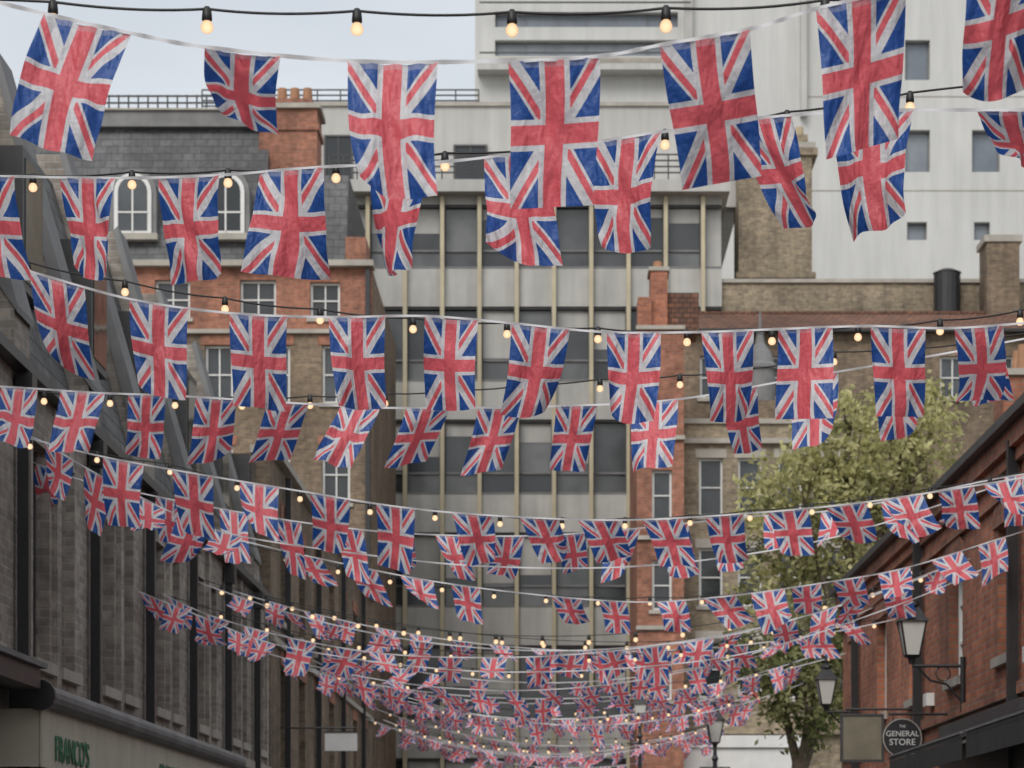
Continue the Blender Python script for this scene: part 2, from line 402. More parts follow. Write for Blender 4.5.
for u0,u1,v0,v1 in((316,346,110,158),(450,485,120,165),(606,650,120,165)):
    B.win(F0,(U(u0,Y),U(u1,Y),V(v1,Y),V(v0,Y)),-2.35,.15,2,1,fk='darkgrey',sill=False)
for v0,v1,ua,ub,cc in((184,158,330,724,.35),(77,52,185,475,-3.5)):
    for v in np.linspace(v1,v0-8,4): B.box('railings','black',F0,U(ua,Y),U(ub,Y),V(v,Y)-.02,V(v,Y)+.02,cc-.02,cc+.02)
    n=int((ub-ua)/(14 if v0>100 else 24))
    for i in range(n+1):
        x=U(ua,Y)+(U(ub,Y)-U(ua,Y))*i/n; B.box('railings','black',F0,x-.02,x+.02,V(v0+(0 if v0>100 or x>U(300,Y) else 30),Y),V(v1,Y),cc-.025,cc+.025)
B.done()

Y=96; F0=FR(Y); B=Bld('tower_block')
q=lambda u0,u1,v0,v1:(U(u0,Y),U(u1,Y),V(v1,Y),V(v0,Y))
ops=[q(495,678,-40,-2),q(495,678,12,27),q(495,678,40,56),q(905,930,130,172),q(972,1000,130,172),q(907,927,222,240),q(974,990,222,240),q(905,930,40,80),q(972,1000,40,80)]
B.wall('walls','render2',F0,U(475,Y),U(1250,Y),0,V(-220,Y),0,.35,ops); B.box('body','render2',F0,U(475,Y),U(1250,Y),0,V(-220,Y)-.003,-18,-.35)
for o in ops:
    w=o[1]-o[0]; B.win(F0,o,0,.35,max(1,int(w/1.1)),1,fk='lead',gk='tglass',sill=False)
B.box('ribs','render',F0,U(800,Y),U(806,Y),V(118,Y),V(-220,Y),.003,.4)
B.box('ribs','render',F0,U(684,Y),U(692,Y),V(118,Y),V(-220,Y),.003,.4)
B.box('ribs','stone',F0,U(498,Y),U(680,Y),V(66,Y),V(60,Y),.003,.3)
for v in(96,190): B.box('joints','stone',F0,U(808,Y),U(1250,Y),V(v+1,Y),V(v,Y),.003,.02)
for v in(8,58): B.box('balcony_rails','darkgrey',F0,U(480,Y),U(690,Y),V(v,Y)-.03,V(v,Y)+.03,.6,.65)
B.box('balcony','render',F0,U(478,Y),U(690,Y),V(76,Y),V(70,Y),.003,.8)
B.done()

# ------------------------------------------------------------ left background houses
Y=60; F0=FR(Y); B=Bld('mansard_house')
q=lambda u0,u1,v0,v1:(U(u0,Y),U(u1,Y),V(v1,Y),V(v0,Y))
ops=[q(u,u+28,v,v+58) for v in(345,445,545) for u in(150,205,262,322)]
B.wall('walls','brick_brown',F0,U(-60,Y),U(372,Y),0,V(330,Y),0,.2,ops)
B.box('body','brick_brown',F0,U(-60,Y),U(372,Y),0,V(268,Y),-9,-.2)
for o in ops: B.win(F0,o,0,.2,2,2,lintel='brick_orange')
ops=[q(155,190,280,318),q(240,276,280,318),q(310,340,282,318)]
B.wall('upper_walls','brick_orange',F0,U(-60,Y),U(372,Y),V(330,Y)+.002,V(268,Y),0.01,.21,ops)
for o in ops: B.win(F0,o,.01,.21,2,2)
B.box('cornice','stone',F0,U(-62,Y),U(374,Y),V(268,Y)+.003,V(262,Y),-.3,.25)
B.box('cornice','stone',F0,U(-62,Y),U(374,Y),V(334,Y),V(330,Y),.012,.12)
zb=V(262,Y)+.003
B.prism('roof','slate',F0,[(.05,zb),(-1.2,V(114,Y)),(-8,V(114,Y)),(-8.8,zb)],U(-60,Y),U(264,Y))
B.box('roof_coping','lead',F0,U(-62,Y),U(256,Y),V(114,Y)+.003,V(98,Y),-8,-1.0)
B.box('roof_coping','stone',F0,U(-62,Y),U(258,Y),V(98,Y)+.003,V(96,Y),-8,-.93)
for v in(92,84,77): B.box('roof_railing','black',F0,U(28,Y),U(248,Y),V(v,Y)-.02,V(v,Y)+.02,-1.5,-1.46)
for i in range(23): 
    x=U(28+i*10,Y); B.box('roof_railing','black',F0,x-.018,x+.018,V(96,Y)+.005,V(76,Y),-1.505,-1.455)
B.prism('roof','slate',F0,[(.05,zb),(-.8,V(166,Y)),(-6,V(166,Y)),(-8.8,zb)],U(264.3,Y),U(346,Y))
B.box('brick_stacks','brick_orange',F0,U(345,Y)+.01,U(366,Y),zb,V(205,Y)-.8,-1.4,.02)
for uc in(40,133,226):
    w=17*Y/FP; xc=U(uc,Y); z0=V(234,Y); zs=V(192,Y)
    def arch(w,z0,zs): return [(xc-w,z0),(xc+w,z0)]+[(xc+w*math.cos(t),zs+w*math.sin(t)) for t in np.linspace(0,math.pi,11)]
    B.face('dormers','lead',F0,arch(w+.16,z0-.1,zs),-1.2,.0)
    B.face('dormer_frames','white',F0,arch(w+.04,z0,zs),.002,.06)
    B.face('dormer_glass','glass',F0,arch(w-.06,z0+.07,zs),.05,.07)
    B.box('dormer_frames','white',F0,xc-.02,xc+.02,z0+.05,zs+w-.06,.072,.09); B.box('dormer_frames','white',F0,xc-w+.05,xc+w-.05,(z0+zs)/2-.02,(z0+zs)/2+.02,.073,.088)
    B.box('dormers','stone',F0,xc-w-.2,xc+w+.2,z0-.16,z0-.003,-.3,.12)
B.box('chimney','brick_orange',F0,U(254,Y),U(313,Y),V(205,Y),V(96,Y),-2.2,-1.0)
B.box('chimney','brick_orange',F0,U(252,Y),U(315,Y),V(118,Y),V(112,Y),-2.25,-.95)
B.box('chimney','stone',F0,U(250,Y),U(317,Y),V(96,Y)+.002,V(91,Y),-2.3,-.9)
B.box('chimney','brick_orange',F0,U(268,Y),U(308,Y),V(91,Y)+.002,V(84,Y),-2.1,-1.1)
for u in(275,288,301): B.g('chimney_pots').cyl(B.P(F0,U(u,Y),V(84,Y),-1.6),B.P(F0,U(u,Y),V(68,Y),-1.6),.14,.11,'pot')
for u in(4,17,100,118,126,210): B.g('chimney_pots').cyl(B.P(F0,U(u,Y),V(96,Y),-2),B.P(F0,U(u,Y),V(83 if u<50 else 88,Y),-2),.13,.11,'potbuff')
B.box('chimney','brick_stock',F0,U(-10,Y),U(24,Y),V(96,Y)+.005,V(93,Y),-2.4,-1.5)
for u in(368,): B.box('drainpipes','black',F0,U(u,Y)-.06,U(u,Y)+.06,0,V(270,Y),.02,.14)
B.done()

# ------------------------------------------------------------ right background houses
Y=68; F0=FR(Y); B=Bld('tiled_roof_house')
q=lambda u0,u1,v0,v1:(U(u0,Y),U(u1,Y),V(v1,Y),V(v0,Y))
ops=[q(u,u+26,356,398) for u in(700,760,880,940,1000)]
B.wall('walls','brick_brown',F0,U(670,Y),U(1140,Y),0,V(329,Y),0,.2,ops); B.box('body','brick_brown',F0,U(670,Y),U(1140,Y),0,V(329,Y)-.003,-4,-.2)
for o in ops: B.win(F0,o,0,.2,2,2)
B.prism('roof','clay',F0,[(.3,V(331,Y)),(-3,V(290,Y)),(-3.6,V(290,Y)),(-4,V(331,Y))],U(668,Y),U(1142,Y))
for k in range(40):
    a=U(668,Y)+.34*k; B.box('ridge_tiles','clay',F0,a,a+.32,V(291,Y),V(286,Y),-3.5,-3.05)
B.box('gutter','black',F0,U(668,Y),U(1142,Y),V(334,Y),V(331,Y)-.003,.1,.36)
B.box('parapet','brick_stock',F0,U(722,Y),U(1120,Y),V(330,Y),V(246,Y),-5.2,-4.3)
B.box('parapet_coping','stone',F0,U(720,Y),U(1122,Y),V(246,Y)+.002,V(242,Y),-5.25,-4.22)
B.box('chimney','brick_stock',F0,U(753,Y),U(832,Y),V(330,Y),V(100,Y),-7.2,-5.3)
B.box('chimney','brick_stock',F0,U(748,Y),U(838,Y),V(100,Y)+.002,V(92,Y),-7.3,-5.2)
B.box('chimney','brick_stock',F0,U(750,Y),U(836,Y),V(232,Y),V(226,Y),-7.25,-5.22)
B.box('chimney','stone',F0,U(750,Y),U(836,Y),V(92,Y)+.002,V(86,Y),-7.25,-5.22)
B.box('chimney','brick_stock',F0,U(757,Y),U(828,Y),V(86,Y)+.002,V(76,Y),-7.1,-5.4)
for u in(765,779,793,807,821): B.g('chimney_pots').cyl(B.P(F0,U(u,Y),V(76,Y),-6),B.P(F0,U(u,Y),V(62,Y),-6),.15,.12,'potbuff')
B.box('chimney','brick_brown',F0,U(1006,Y),U(1040,Y),V(330,Y),V(214,Y),-4.25,-3.0); B.box('chimney','stone',F0,U(1003,Y),U(1043,Y),V(214,Y)+.002,V(207,Y),-4.3,-2.95)
B.g('water_tank').cyl(B.P(F0,U(969,Y),V(290,Y),-3.8),B.P(F0,U(969,Y),V(240,Y),-3.8),.4,.4,'black',18)
B.g('water_tank').cyl(B.P(F0,U(969,Y),V(240,Y),-3.8),B.P(F0,U(969,Y),V(236,Y),-3.8),.43,.2,'black',18)
tx=U(757,Y)
B.g('turret').lathe((tx,Y-1.0,V(410,Y)),[(.42,0),(.42,.9),(.5,.92),(.5,1.02),(.4,1.1),(.32,1.4),(.14,1.65),(.1,1.9),(.13,1.95),(.05,2.05),(0.02,2.6),(0,2.6)],'lead',16)
B.box('turret_base','brick_brown',F0,tx-.5,tx+.5,V(440,Y),V(410,Y)-.002,.25,1.4)
B.done()
Y=63; F0=FR(Y); B=Bld('stock_brick_house')
q=lambda u0,u1,v0,v1:(U(u0,Y),U(u1,Y),V(v1,Y),V(v0,Y))
ops=[q(u,u+24,v,v+58) for v in(458,548,640) for u in(699,738,778,822)]
B.wall('walls','brick_stock',F0,U(684,Y),U(872,Y),V(734,Y),V(424,Y),0,.2,ops); B.box('body','brick_stock',F0,U(684,Y),U(872,Y),0,V(424,Y)-.003,-4,-.2)
for o in ops: B.win(F0,o,0,.2,1,2,lintel='stone')
B.box('parapet_coping','stone',F0,U(682,Y),U(874,Y),V(424,Y)+.002,V(419,Y),-4,.08); B.box('cornice','stone',F0,U(683,Y),U(873,Y),V(444,Y),V(439,Y),.003,.16)
B.box('shopfront','white',F0,U(660,Y),U(800,Y),V(748,Y),V(736,Y),.003,.35); B.box('shopfront','white',F0,U(664,Y),U(796,Y),0,V(748,Y)-.003,-.19,.2)
for u in(680,712,744,772): B.box('shop_windows','glass',F0,U(u-12,Y),U(u+12,Y),.7,3.3,.203,.22)
B.box('fascia','white',F0,U(668,Y),U(792,Y),3.6,V(749,Y),.203,.26)
B.done()
Y=61.5; F0=FR(Y); B=Bld('red_brick_house')
q=lambda u0,u1,v0,v1:(U(u0,Y),U(u1,Y),V(v1,Y),V(v0,Y))
ops=[q(652,672,v,v+50) for v in(470,560,650)]
B.wall('walls','brick_orange',F0,U(637,Y),U(684,Y),0,V(330,Y),0,.2,ops); B.box('body','brick_orange',F0,U(637,Y),U(684,Y),0,V(330,Y)-.003,-6,-.2)
for o in ops: B.win(F0,o,0,.2,1,2)
for v in(330,440,540,630): B.box('bands','stone',F0,U(636,Y),U(685,Y),V(v,Y)+.002,V(v-4,Y),-.1,.1)
B.box('chimney','brick_red',F0,U(651,Y),U(668,Y),V(326,Y)+.01,V(268,Y),-1.2,-.3); B.box('chimney','stone',F0,U(649,Y),U(670,Y),V(268,Y)+.002,V(264,Y),-1.25,-.25)
B.box('chimney','brick_red',F0,U(638,Y),U(652,Y)-.01,V(326,Y)+.01,V(296,Y),-1.0,-.1)
B.g('pots').cyl(B.P(F0,U(659,Y),V(264,Y),-.8),B.P(F0,U(659,Y),V(254,Y),-.8),.14,.11,'pot')
B.box('gable','clay',F0,U(668,Y)+.01,U(700,Y),V(326,Y)+.01,V(288,Y),-2.0,-.5)
B.done()

# ------------------------------------------------------------ bunting
def catmull(pts,n=10):
    P=[Vector(p) for p in pts]; P=[2*P[0]-P[1]]+P+[2*P[-1]-P[-2]]; out=[]
    for i in range(1,len(P)-2):
        for k in range(n):
            t=k/n; a,b,c,d=P[i-1],P[i],P[i+1],P[i+2]
            out.append(.5*((2*b)+(c-a)*t+(2*a-5*b+4*c-d)*t*t+(3*b-a-3*c+d)*t**3))
    out.append(P[-2]); return out
def extend(path):
    a,b=path[0],path[1]
    if a.x>XL+.1:
        s=max(-.35,min(.1,(b.z-a.z)/(b.x-a.x))); path=[Vector((XL,a.y,a.z+s*(XL-a.x)))]+path
    a,b=path[-1],path[-2]
    if a.x<XR-.1:
        s=min(.35,max(-.1,(b.z-a.z)/(b.x-a.x))); path=path+[Vector((XR,a.y,a.z+s*(XR-a.x)))]
    return path
def mkpath(uv,Y0,Y1):
    pts=[]
    for u,v in uv:
        y=Y0+(Y1-Y0)*u/1024; pts.append((U(u,y),y,V(v,y)))
    return extend(catmull(pts))
def atx(path,x):
    for a,b in zip(path,path[1:]):
        if a.x<=x<=b.x: return a.lerp(b,(x-a.x)/max(1e-6,b.x-a.x))
    return path[0].copy() if x<path[0].x else path[-1].copy()
def ribbon(g,path,w,key):
    vs=[];n=len(path)
    for i,p in enumerate(path):
        o=.004*math.sin(i*1.3); vs+= [p+Vector((0,o,w*.5)),p+Vector((0,-o,-w*.5))]
    g.add(vs,[(2*i,2*i+1,2*i+3,2*i+2) for i in range(n-1)],key,[(0,0)]*len(vs))
H=.49
def flag(g,pL,pR,slant,vert,nx,nz,amp=.012,bend=None,sgn=None,lim=1.12):
    HH=min(H,lim*math.hypot(slant,vert))
    out2=HH*HH-slant*slant-vert*vert
    sgn=sgn or rng.choice((-1,1,1))
    if out2<0:
        k=max(.92,HH/math.hypot(slant,vert)); slant*=k; vert*=k; out2=0
    dn=Vector((slant,sgn*math.sqrt(out2),-vert)); Ld=dn.length; dn.normalize()
    ac=(pR-pL); n=ac.cross(dn).normalized()
    b=bend if bend is not None else rng.uniform(-.5,.5)
    if abs(b)<.05: b=.05
    ph=rng.uniform(0,6.28); ph2=rng.uniform(0,6.28); ph3=rng.uniform(0,6.28); k1=rng.uniform(.6,1.3); sk=rng.uniform(-3,3)
    cc=rng.uniform(.03,.14)*rng.choice((0,1,-1)); cs=rng.choice((0,1)); tw=rng.uniform(-.8,.8)
    sd=rng.uniform(-.8,.8); kx=rng.uniform(.25,.75); sag=rng.uniform(.002,.009)
    vs=[];uv=[]
    for j in range(nz+1):
        t=j/nz; al=Ld*math.sin(b*t)/b; on=Ld*(1-math.cos(b*t))/b
        for i in range(nx+1):
            s=i/nx
            r=amp*(t**.7)*(math.sin(6.28*k1*s+ph+sk*t)+.5*math.sin(6.28*(2.1*s+.8*t)+ph2)+.35*math.sin(6.28*(1.2*s-2.3*t)+ph3))
            w_=(s-kx)-sd*(t-.3); r+=amp*1.3*math.exp(-(w_/.11)**2)*min(1,t*1.8)
            q=max(0.,1-1.6*abs(s-cs)); e=cc*q*q*t*t
            rip=.0045*math.sin(6.28*4*s+ph2)*(1-t)
            p=pL.lerp(pR,s)+dn*(al-abs(e)*.6)+n*(on+r+e+rip+tw*(s-.5)*ac.length*t)+ac*((s-.5)*(-.09*t)+.06*t*math.sin(ph2+3*t)-(s-.5)*abs(e)*2)
            p.z-=.002+sag*4*s*(1-s)*(1-t); vs.append(p); uv.append((s,1-t))
    w=nx+1
    g.add(vs,[(j*w+i,(j+1)*w+i,(j+1)*w+i+1,j*w+i+1) for j in range(nz) for i in range(nx)],'flag',uv)
def bunting(uv,Y0,Y1,flags,nx=10,nz=14,amp=.012,tw=.013,lim=1.08):
    path=mkpath(uv,Y0,Y1); g=Geo(); ribbon(g,path,tw,'tape')
    for f in flags:
        u0,u1,sl,h=f[:4]; y=Y0+(Y1-Y0)*(u0+u1)/2048
        pL=atx(path,U(u0,y)); pR=atx(path,U(u1,y))
        flag(g,pL,pR,sl*y/FP,h*y/FP,nx,nz,amp if len(f)<6 else f[5],f[4] if len(f)>4 else None,lim=lim if len(f)<7 else f[6])
    return g.obj('union_jack_bunting',smooth=True,uv=True)
bunting([(-60,-12),(42,13),(130,33),(205,47),(350,61),(500,61),(600,56),(665,44),(750,29),(815,9),(905,-15),(1060,-70)],8,8,
 [(44,132,-34,126,.3),(205,281,-12,82,.9,.03,1.15),(348,438,2,138,.25),(508,600,3,138,-.2),(660,750,18,137,.3),(816,906,8,141,-.3),(968,1052,-6,142,.2)],20,28,.016,lim=1.04)
bunting([(-60,174),(0,176),(120,178),(220,175),(320,167),(440,162),(550,149),(660,132),(760,118),(840,112),(910,110),(1050,110)],11.8,9.4,
 [(-44,18,4,103),(57,118,-3,107,.2),(156,222,-8,110,.3),(258,325,-12,110,.2),(370,436,-26,108,.5),(484,546,6,116,.2),(596,660,-10,115,.3),(738,790,36,122,.6),(836,910,-8,116,.4),(980,1040,14,68,1.0,.03,1.2)],16,22,.018)
bunting([(-40,255),(28,271),(130,299),(230,313),(330,317),(425,316),(510,323),(605,332),(700,332),(780,329),(870,326),(955,328),(1060,320)],12.6,13.2,
 [(30,84,12,96,.7),(130,188,-3,98),(230,287,-2,98,.2),(329,385,4,95,.2),(425,478,-3,90,.2),(512,570,-13,94,.3),(607,661,-4,92),(701,754,5,90),(778,833,1,88,-.3),(870,926,5,86,.2),(954,1004,16,82,.8,.025)],13,18,.018)
bunting([(-40,384),(40,389),(100,393),(180,396),(310,404),(400,408),(560,406),(680,399),(800,378),(925,357),(1060,332)],15.6,15.2,
 [(1,38,-2,70),(60,105,-6,66),(128,166,-10,60),(196,237,-14,62),(268,309,-26,58),(340,380,-24,58),(406,449,-22,54),(478,521,-16,60),(556,597,-8,62),(630,678,-2,68),(722,757,10,66,.5),(790,838,2,76),(876,922,4,80),(956,1000,18,52,1.2)],10,14,.019)
bunting([(-10,428),(40,441),(100,456),(180,471),(300,491),(400,507),(500,516),(620,520),(740,514),(850,504),(940,491),(1040,475)],18,18,
 [(103,144,-3,66),(172,213,2,60),(240,279,3,56),(310,350,-3,58),(376,415,-2,62),(452,492,14,48),(520,558,20,42),(578,618,20,42),(642,682,18,44),(706,744,8,46),(768,808,12,42),(826,866,18,38),(884,922,18,38),(938,974,12,38),(984,1020,8,42)],9,12,.018)
def auto(uv,Y,u0,u1,sp,w,hr,sr,nx=6,nz=8):
    fl=[];u=u0
    while u<u1:
        if rng.random()<.9: 
            ww=w*rng.uniform(.8,1.02); fl.append((u,u+ww,rng.uniform(*sr),rng.uniform(*hr),rng.uniform(-1,1)))
        u+=sp*rng.uniform(.82,1.2)
    bunting(uv,Y,Y,fl,nx,nz,.024,.012)
auto([(8,452),(75,478),(145,494),(200,505),(300,522),(400,533),(520,536),(620,530),(745,517),(850,508),(1000,478),(1060,470)],20.3,36,1010,56,34,(40,54),(-18,14))
auto([(106,502),(240,540),(345,564),(438,582),(540,595),(640,602),(728,596),(822,583),(905,568),(1005,537)],23,240,1000,49,34,(26,42),(2,22))
auto([(40,440),(90,470),(140,497),(190,520),(240,536),(345,552),(480,566),(640,566),(800,545),(930,508),(1100,450)],19.2,44,230,40,34,(34,50),(-22,4))
auto([(162,594),(215,617),(300,640),(400,655),(525,657),(640,648),(745,632),(850,602),(960,562)],26,168,960,38,27,(22,36),(-18,10),5,7)
auto([(135,590),(190,612),(260,640),(330,655),(430,668),(520,672),(640,667),(760,650),(900,604),(990,566)],24.8,140,300,30,26,(22,34),(-12,12),5,7)

def lights(path,xs,name='festoon_lights',n=10,rc=.005,scale=.76):
    g=Geo()
    for a,b in zip(path,path[1:]): g.cyl(a,b,rc,rc,'cable',5,False)
    for x in xs:
        p=atx(path,x); s=scale*1.0
        g.lathe(p,[(0,.012*s),(.012*s,.01*s),(.02*s,-.004*s),(.023*s,-.03*s),(.024*s,-.05*s),(.018*s,-.056*s),(0,-.056*s)],'cable',n)
        g.lathe(p,[(.014*s,-.054*s),(.023*s,-.064*s),(.029*s,-.08*s),(.027*s,-.096*s),(.016*s,-.108*s),(0,-.112*s)],'bulb',n)
    return g.obj(name,smooth=True)
def slack(path,xs,d):
    xs=sorted(xs); out=[]
    for p in path:
        q=p.copy()
        for a,b in zip(xs,xs[1:]):
            if a<=p.x<=b: t=(p.x-a)/(b-a); q.z-=d*4*t*(1-t)
        out.append(q)
    return out
def fest(uv,Y0,Y1,us,**k):
    path=mkpath(uv,Y0,Y1); xs=[U(u,Y0+(Y1-Y0)*u/1024) for u in us]
    lights(slack(path,xs,.012),xs,**k)
fest([(-80,-4),(53,2),(207,9),(357,11),(512,12),(666,8),(825,0),(1000,-18)],8.3,8.3,[53,207,357,512,666,825,980],n=16)
fest([(-30,172),(33,175),(132,172),(228,170),(336,165),(445,153),(560,146),(665,131),(787,112),(910,93),(1050,78)],12,10.2,[33,132,228,336,445,552,665,787,910],n=14)
fest([(-40,246),(28,262),(125,281),(225,298),(320,309),(413,318),(507,323),(598,328),(687,331),(772,330),(858,326),(940,320),(1040,308)],13.4,13.4,[28,125,225,320,413,507,598,687,772,858,940,1020],n=12)
fest([(-20,388),(44,392),(110,394),(210,396),(310,396),(450,390),(600,379),(680,375),(770,365),(834,352),(940,345),(1050,330)],16,15,[44,110,175,242,310,385,455,528,600,680,740,834,905,975],n=10)
fest([(-20,428),(97,452),(170,464),(237,480),(300,491),(370,504),(435,510),(500,516),(562,518),(625,518),(690,515),(750,510),(812,504),(870,497),(930,488),(990,478),(1050,468)],18.6,18.6,[30,97,170,237,300,370,435,500,562,625,690,750,812,870,930,990],n=10)
fest([(100,500),(180,526),(270,549),(370,572),(470,587),(560,595),(650,597),(740,593),(830,581),(920,564),(1005,538)],23.6,23.6,list(range(130,1000,52)),n=8)
fest([(150,590),(300,632),(420,648),(560,655),(700,646),(850,600),(960,556)],26.6,26.6,list(range(175,950,46)),n=8)
y=28.6; k=0
while y<64:
    lift=.2*min(1,max(0,(y-34)/12))
    zl=rng.uniform(4.7,5.3)+lift; zr=rng.uniform(4.8,5.4)+lift; sag=rng.uniform(.55,1.0)
    yr=y+rng.uniform(-1.4,1.4)
    def path(dz=0,dy=0,sg=sag):
        return [Vector((XL+(XR-XL)*t,y+(yr-y)*t+dy,zl+(zr-zl)*t-4*sg*t*(1-t)+dz)) for t in np.linspace(0,1,33)]
    P=path(); g=Geo(); ribbon(g,P,.013,'tape'); x=XL+rng.uniform(.2,.6); sl0=rng.uniform(-.16,.2)
    wf=rng.uniform(.25,.29)
    while x<XR-.5:
        if rng.random()<.92:
            flag(g,atx(P,x),atx(P,x+wf*rng.uniform(.85,1)),sl0+rng.uniform(-.18,.18),rng.uniform(.2,.37),4,6,.026,rng.uniform(-1,1))
        x+=rng.uniform(.43,.6)
    g.obj('union_jack_bunting',smooth=True,uv=True)
    if k%3!=2:
        Q=path(.06,.25,sag*.85); xs=list(np.arange(XL+.3,XR-.2,.55)); lights(Q,xs,n=6,rc=.005,scale=1.0)
    y+=rng.uniform(1.9,2.9); k+=1

# ------------------------------------------------------------ lanterns, lamps, signs
def lantern_head(g,c,s=1.0):
    x,y,z=c; r=math.pi/4
    g.cyl((x,y,z),(x,y,z+.36*s),.10*s,.19*s,'opal',4,True,r)
    for i in range(4):
        t=r+i*math.pi/2
        a=Vector((x+.105*s*math.cos(t),y+.105*s*math.sin(t),z)); b=Vector((x+.195*s*math.cos(t),y+.195*s*math.sin(t),z+.36*s)); g.cyl(a,b,.011*s,.011*s,'black',6)
    g.cyl((x,y,z-.03*s),(x,y,z-.001),.09*s,.12*s,'black',4,True,r); g.cyl((x,y,z-.1*s),(x,y,z-.03*s),.03*s,.05*s,'black',8)
    g.cyl((x,y,z+.361*s),(x,y,z+.39*s),.23*s,.22*s,'black',4,True,r)
    g.cyl((x,y,z+.39*s),(x,y,z+.54*s),.2*s,.08*s,'black',4,True,r)
    g.cyl((x,y,z+.54*s),(x,y,z+.58*s),.1*s,.09*s,'black',10)
    g.lathe((x,y,z+.58*s),[(.05*s,0),(.03*s,.03*s),(.045*s,.06*s),(.02*s,.1*s),(.008*s,.17*s),(0,.18*s)],'black',10)
for (u,v,Y) in((912,655,26.3),(826,704,36.0)):
    x=U(u,Y); z=V(v,Y); g=Geo(); lantern_head(g,(x,Y,z),1.0)
    zb=z-.12
    g.cyl((x,Y,zb),(XR,Y,zb),.018,.018,'black',8)
    pts=[(x+.05,zb),(x+.2,zb-.16),(x+.38,zb-.2),(XR-.02,zb-.42)]
    for p,q in zip(pts,pts[1:]): g.cyl((p[0],Y,p[1]),(q[0],Y,q[1]),.013,.013,'black',6)
    ring=[(x+.34+.08*math.cos(t),zb-.085+.08*math.sin(t)) for t in np.linspace(0,6.283,14)]
    for p,q in zip(ring,ring[1:]): g.cyl((p[0],Y,p[1]),(q[0],Y,q[1]),.008,.008,'black',5,False)
    g.cyl((XR-.03,Y,zb-.5),(XR-.03,Y,zb+.1),.03,.03,'black',8)
    g.obj('wall_lantern')
for (u,v,Y) in((715,742,47),(640,722,56),):
    x=U(u,Y); z=V(v,Y); g=Geo(); lantern_head(g,(x,Y,z),1.15)
    g.lathe((x,Y,.12),[(.16,0),(.16,.3),(.12,.36),(.1,.8),(.07,.9),(.05,1.2),(.045,z-.5),(.07,z-.45),(.04,z-.38),(.03,z-.23)],'black',12)
    g.cyl((x-.3,Y,z-.5),(x+.3,Y,z-.5),.015,.015,'black',6); g.obj('street_lamp')
Y=27.2; x=U(902,Y); z=V(738,Y); B=Bld('round_shop_sign'); 
B.g('disc').cyl((x,Y-.02,z),(x,Y+.02,z),.225,.225,'black',32); B.g('rim').cyl((x,Y-.026,z),(x,Y-.021,z),.222,.222,'stone',32)
B.g('face').cyl((x,Y-.031,z),(x,Y-.0262,z),.21,.21,'black',32)
B.g('bracket').cyl((x-.15,Y,z+.27),(XR,Y,z+.27),.015,.015,'black',8)
for dx in(-.1,.1): B.g('bracket').cyl((x+dx,Y,z+.19),(x+dx,Y,z+.27),.006,.006,'black',6)
e=B.done()
text('GENERAL',(x,Y-.034,z+.045),(math.pi/2,0,0),.088,'white',e,.001); text('STORE',(x,Y-.034,z-.05),(math.pi/2,0,0),.1,'white',e,.001)
text('THE',(x,Y-.034,z+.13),(math.pi/2,0,0),.04,'white',e,.001)
Y=30; B=Bld('hanging_board_sign'); F0=FR(Y); x=U(862,Y); z=V(738,Y)
B.box('board','tan',F0,x-.24,x+.24,z-.27,z+.27,-.03,.03)
for aa in((x-.27,x-.242,z-.3,z+.3),(x+.242,x+.27,z-.3,z+.3)): B.box('frame','darkgrey',F0,*aa,-.04,.04)
B.box('frame','darkgrey',F0,x-.24,x+.24,z+.272,z+.3,-.04,.04); B.box('frame','darkgrey',F0,x-.24,x+.24,z-.3,z-.272,-.04,.04)
B.g('bracket').cyl((x-.2,Y,z+.36),(XR,Y,z+.36),.015,.015,'black',8)
for dx in(-.18,.18): B.g('bracket').cyl((x+dx,Y,z+.3),(x+dx,Y,z+.36),.006,.006,'black',6)
B.done()
Y=37.5; B=Bld('projecting_sign'); F0=FR(Y); x=U(343,Y); z=V(742,Y)
B.box('panel','white',F0,x-.28,x+.22,z-.14,z+.14,-.04,.04); B.box('edge','darkgrey',F0,x-.3,x+.24,z+.142,z+.165,-.05,.05)
B.g('bracket').cyl((XL,Y,z+.22),(x+.2,Y,z+.22),.014,.014,'black',8); B.g('bracket').cyl((x-.2,Y,z+.165),(x-.2,Y,z+.22),.008,.008,'black',6)
B.done()

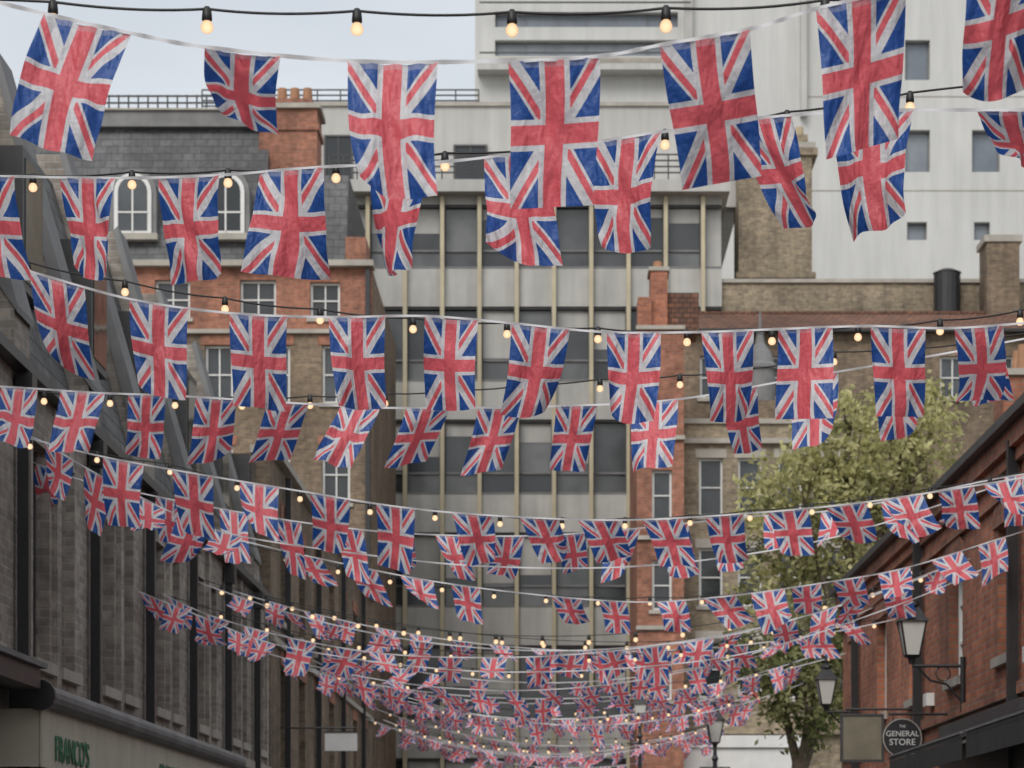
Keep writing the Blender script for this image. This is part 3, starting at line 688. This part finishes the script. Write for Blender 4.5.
# ------------------------------------------------------------ trees
def tree(name,base,blobs,nleaf,size,keys,trunk_h,seed):
    r=np.random.RandomState(seed); g=Geo(); bx,by=base
    top=Vector((bx,by,trunk_h)); g.cyl((bx,by,0),top,.22,.15,'bark',10)
    for (cx,cy,cz,rx,rz) in blobs:
        c=Vector((cx,cy,cz)); m=top.lerp(c,.5)+Vector((r.uniform(-.2,.2),r.uniform(-.2,.2),.25))
        g.cyl(top-Vector((0,0,.3)),m,.1,.06,'bark',7,False); g.cyl(m,c,.06,.02,'bark',6,False)
        for k in range(7):
            d=Vector(r.normal(size=3)).normalized(); e=c+Vector((d.x*rx,d.y*rx,d.z*rz))*.95; g.cyl(m.lerp(c,r.uniform(.3,1)),e,.02,.006,'bark',5,False)
    tot=sum(b[3]**2*b[4] for b in blobs)
    for (cx,cy,cz,rx,rz) in blobs:
        n=int(nleaf*rx*rx*rz/tot); ncl=max(10,int(n/20))
        for c in range(ncl):
            d=r.normal(size=3); d/=np.linalg.norm(d); rad=r.uniform(.2,1.4)**.6
            cc=np.array([cx,cy,cz])+d*np.array([rx,rx,rz])*rad; cr=r.uniform(.12,.34)
            key=keys[0] if (d[2]*.7-d[1]*.35+r.uniform(-.3,1.1))>0 else keys[1]  # upper and front clumps mostly get lighter leaves: shading painted into leaf colour
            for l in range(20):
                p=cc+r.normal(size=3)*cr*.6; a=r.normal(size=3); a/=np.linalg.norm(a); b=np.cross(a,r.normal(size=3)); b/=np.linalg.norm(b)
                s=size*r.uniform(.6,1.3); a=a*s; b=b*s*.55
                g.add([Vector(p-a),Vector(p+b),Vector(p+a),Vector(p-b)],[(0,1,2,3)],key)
    return g.obj(name)
Yt=50
bl=lambda u,v,ru,rv,dy=0:(U(u,Yt),Yt+dy,V(v,Yt),ru*Yt/FP,rv*Yt/FP)
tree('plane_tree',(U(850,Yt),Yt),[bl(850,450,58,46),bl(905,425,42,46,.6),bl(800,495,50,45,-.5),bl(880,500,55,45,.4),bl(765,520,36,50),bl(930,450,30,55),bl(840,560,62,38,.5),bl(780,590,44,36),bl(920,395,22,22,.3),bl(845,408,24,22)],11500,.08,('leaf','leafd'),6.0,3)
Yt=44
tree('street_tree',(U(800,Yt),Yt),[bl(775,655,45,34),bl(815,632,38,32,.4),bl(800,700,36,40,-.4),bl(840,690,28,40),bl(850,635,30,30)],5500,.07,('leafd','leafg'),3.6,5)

# ------------------------------------------------------------ light
w=bpy.data.worlds.new('World'); scene.world=w; w.use_nodes=True; nt=w.node_tree; nt.nodes.clear()
o=nt.nodes.new('ShaderNodeOutputWorld'); bg=nt.nodes.new('ShaderNodeBackground'); sky=nt.nodes.new('ShaderNodeTexSky'); sky.sky_type='NISHITA'
sky.sun_disc=False; EL,AZ=math.radians(42),math.radians(200)
sky.sun_elevation=EL; sky.sun_rotation=AZ; sky.air_density=1.2; sky.dust_density=3.5; sky.ozone_density=1.0
hs=nt.nodes.new('ShaderNodeHueSaturation'); hs.inputs['Saturation'].default_value=.5
tc=nt.nodes.new('ShaderNodeTexCoord'); mp=nt.nodes.new('ShaderNodeMapping'); mp.inputs['Scale'].default_value=(1,1,3)
nz=nt.nodes.new('ShaderNodeTexNoise'); nz.inputs['Scale'].default_value=3.5; nz.inputs['Detail'].default_value=5
cr=nt.nodes.new('ShaderNodeValToRGB'); cr.color_ramp.elements[0].color=(.88,.9,.93,1); cr.color_ramp.elements[1].color=(1.1,1.09,1.08,1); cr.color_ramp.elements[0].position=.35; cr.color_ramp.elements[1].position=.68
mx=nt.nodes.new('ShaderNodeMixRGB'); mx.blend_type='MULTIPLY'; mx.inputs[0].default_value=1
m0=nt.nodes.new('ShaderNodeMixRGB'); m0.inputs[0].default_value=.62; m0.inputs[2].default_value=(6.6,6.9,7.15,1)   # overcast cloud layer
L=nt.links.new
L(tc.outputs['Generated'],mp.inputs[0]); L(mp.outputs[0],nz.inputs['Vector']); L(nz.outputs['Fac'],cr.inputs[0])
L(sky.outputs[0],hs.inputs['Color']); L(hs.outputs[0],m0.inputs[1]); L(m0.outputs[0],mx.inputs[1]); L(cr.outputs[0],mx.inputs[2]); L(mx.outputs[0],bg.inputs[0]); bg.inputs[1].default_value=.132; L(bg.outputs[0],o.inputs[0])
sd=bpy.data.lights.new('sun','SUN'); sd.energy=1.5; sd.angle=math.radians(30); sd.color=(1,.965,.92)
so=bpy.data.objects.new('sun',sd); scene.collection.objects.link(so)
d=Vector((math.sin(AZ)*math.cos(EL),math.cos(AZ)*math.cos(EL),math.sin(EL)))
so.rotation_euler=d.to_track_quat('Z','Y').to_euler()

# ------------------------------------------------------------ camera (architectural shift lens, level)
cd=bpy.data.cameras.new('camera'); cam=bpy.data.objects.new('camera',cd); scene.collection.objects.link(cam)
cam.location=(0,0,CZ); cam.rotation_euler=(math.pi/2,0,0); cd.sensor_width=36; cd.lens=FP/1024*36
cd.shift_y=(CV-384)/1024; cd.shift_x=-(CU-512)/1024; cd.clip_end=2000
cd.dof.use_dof=True; cd.dof.focus_distance=11.5; cd.dof.aperture_fstop=7
scene.camera=cam
scene.view_settings.view_transform='Standard'; scene.view_settings.look='None'; scene.view_settings.exposure=0
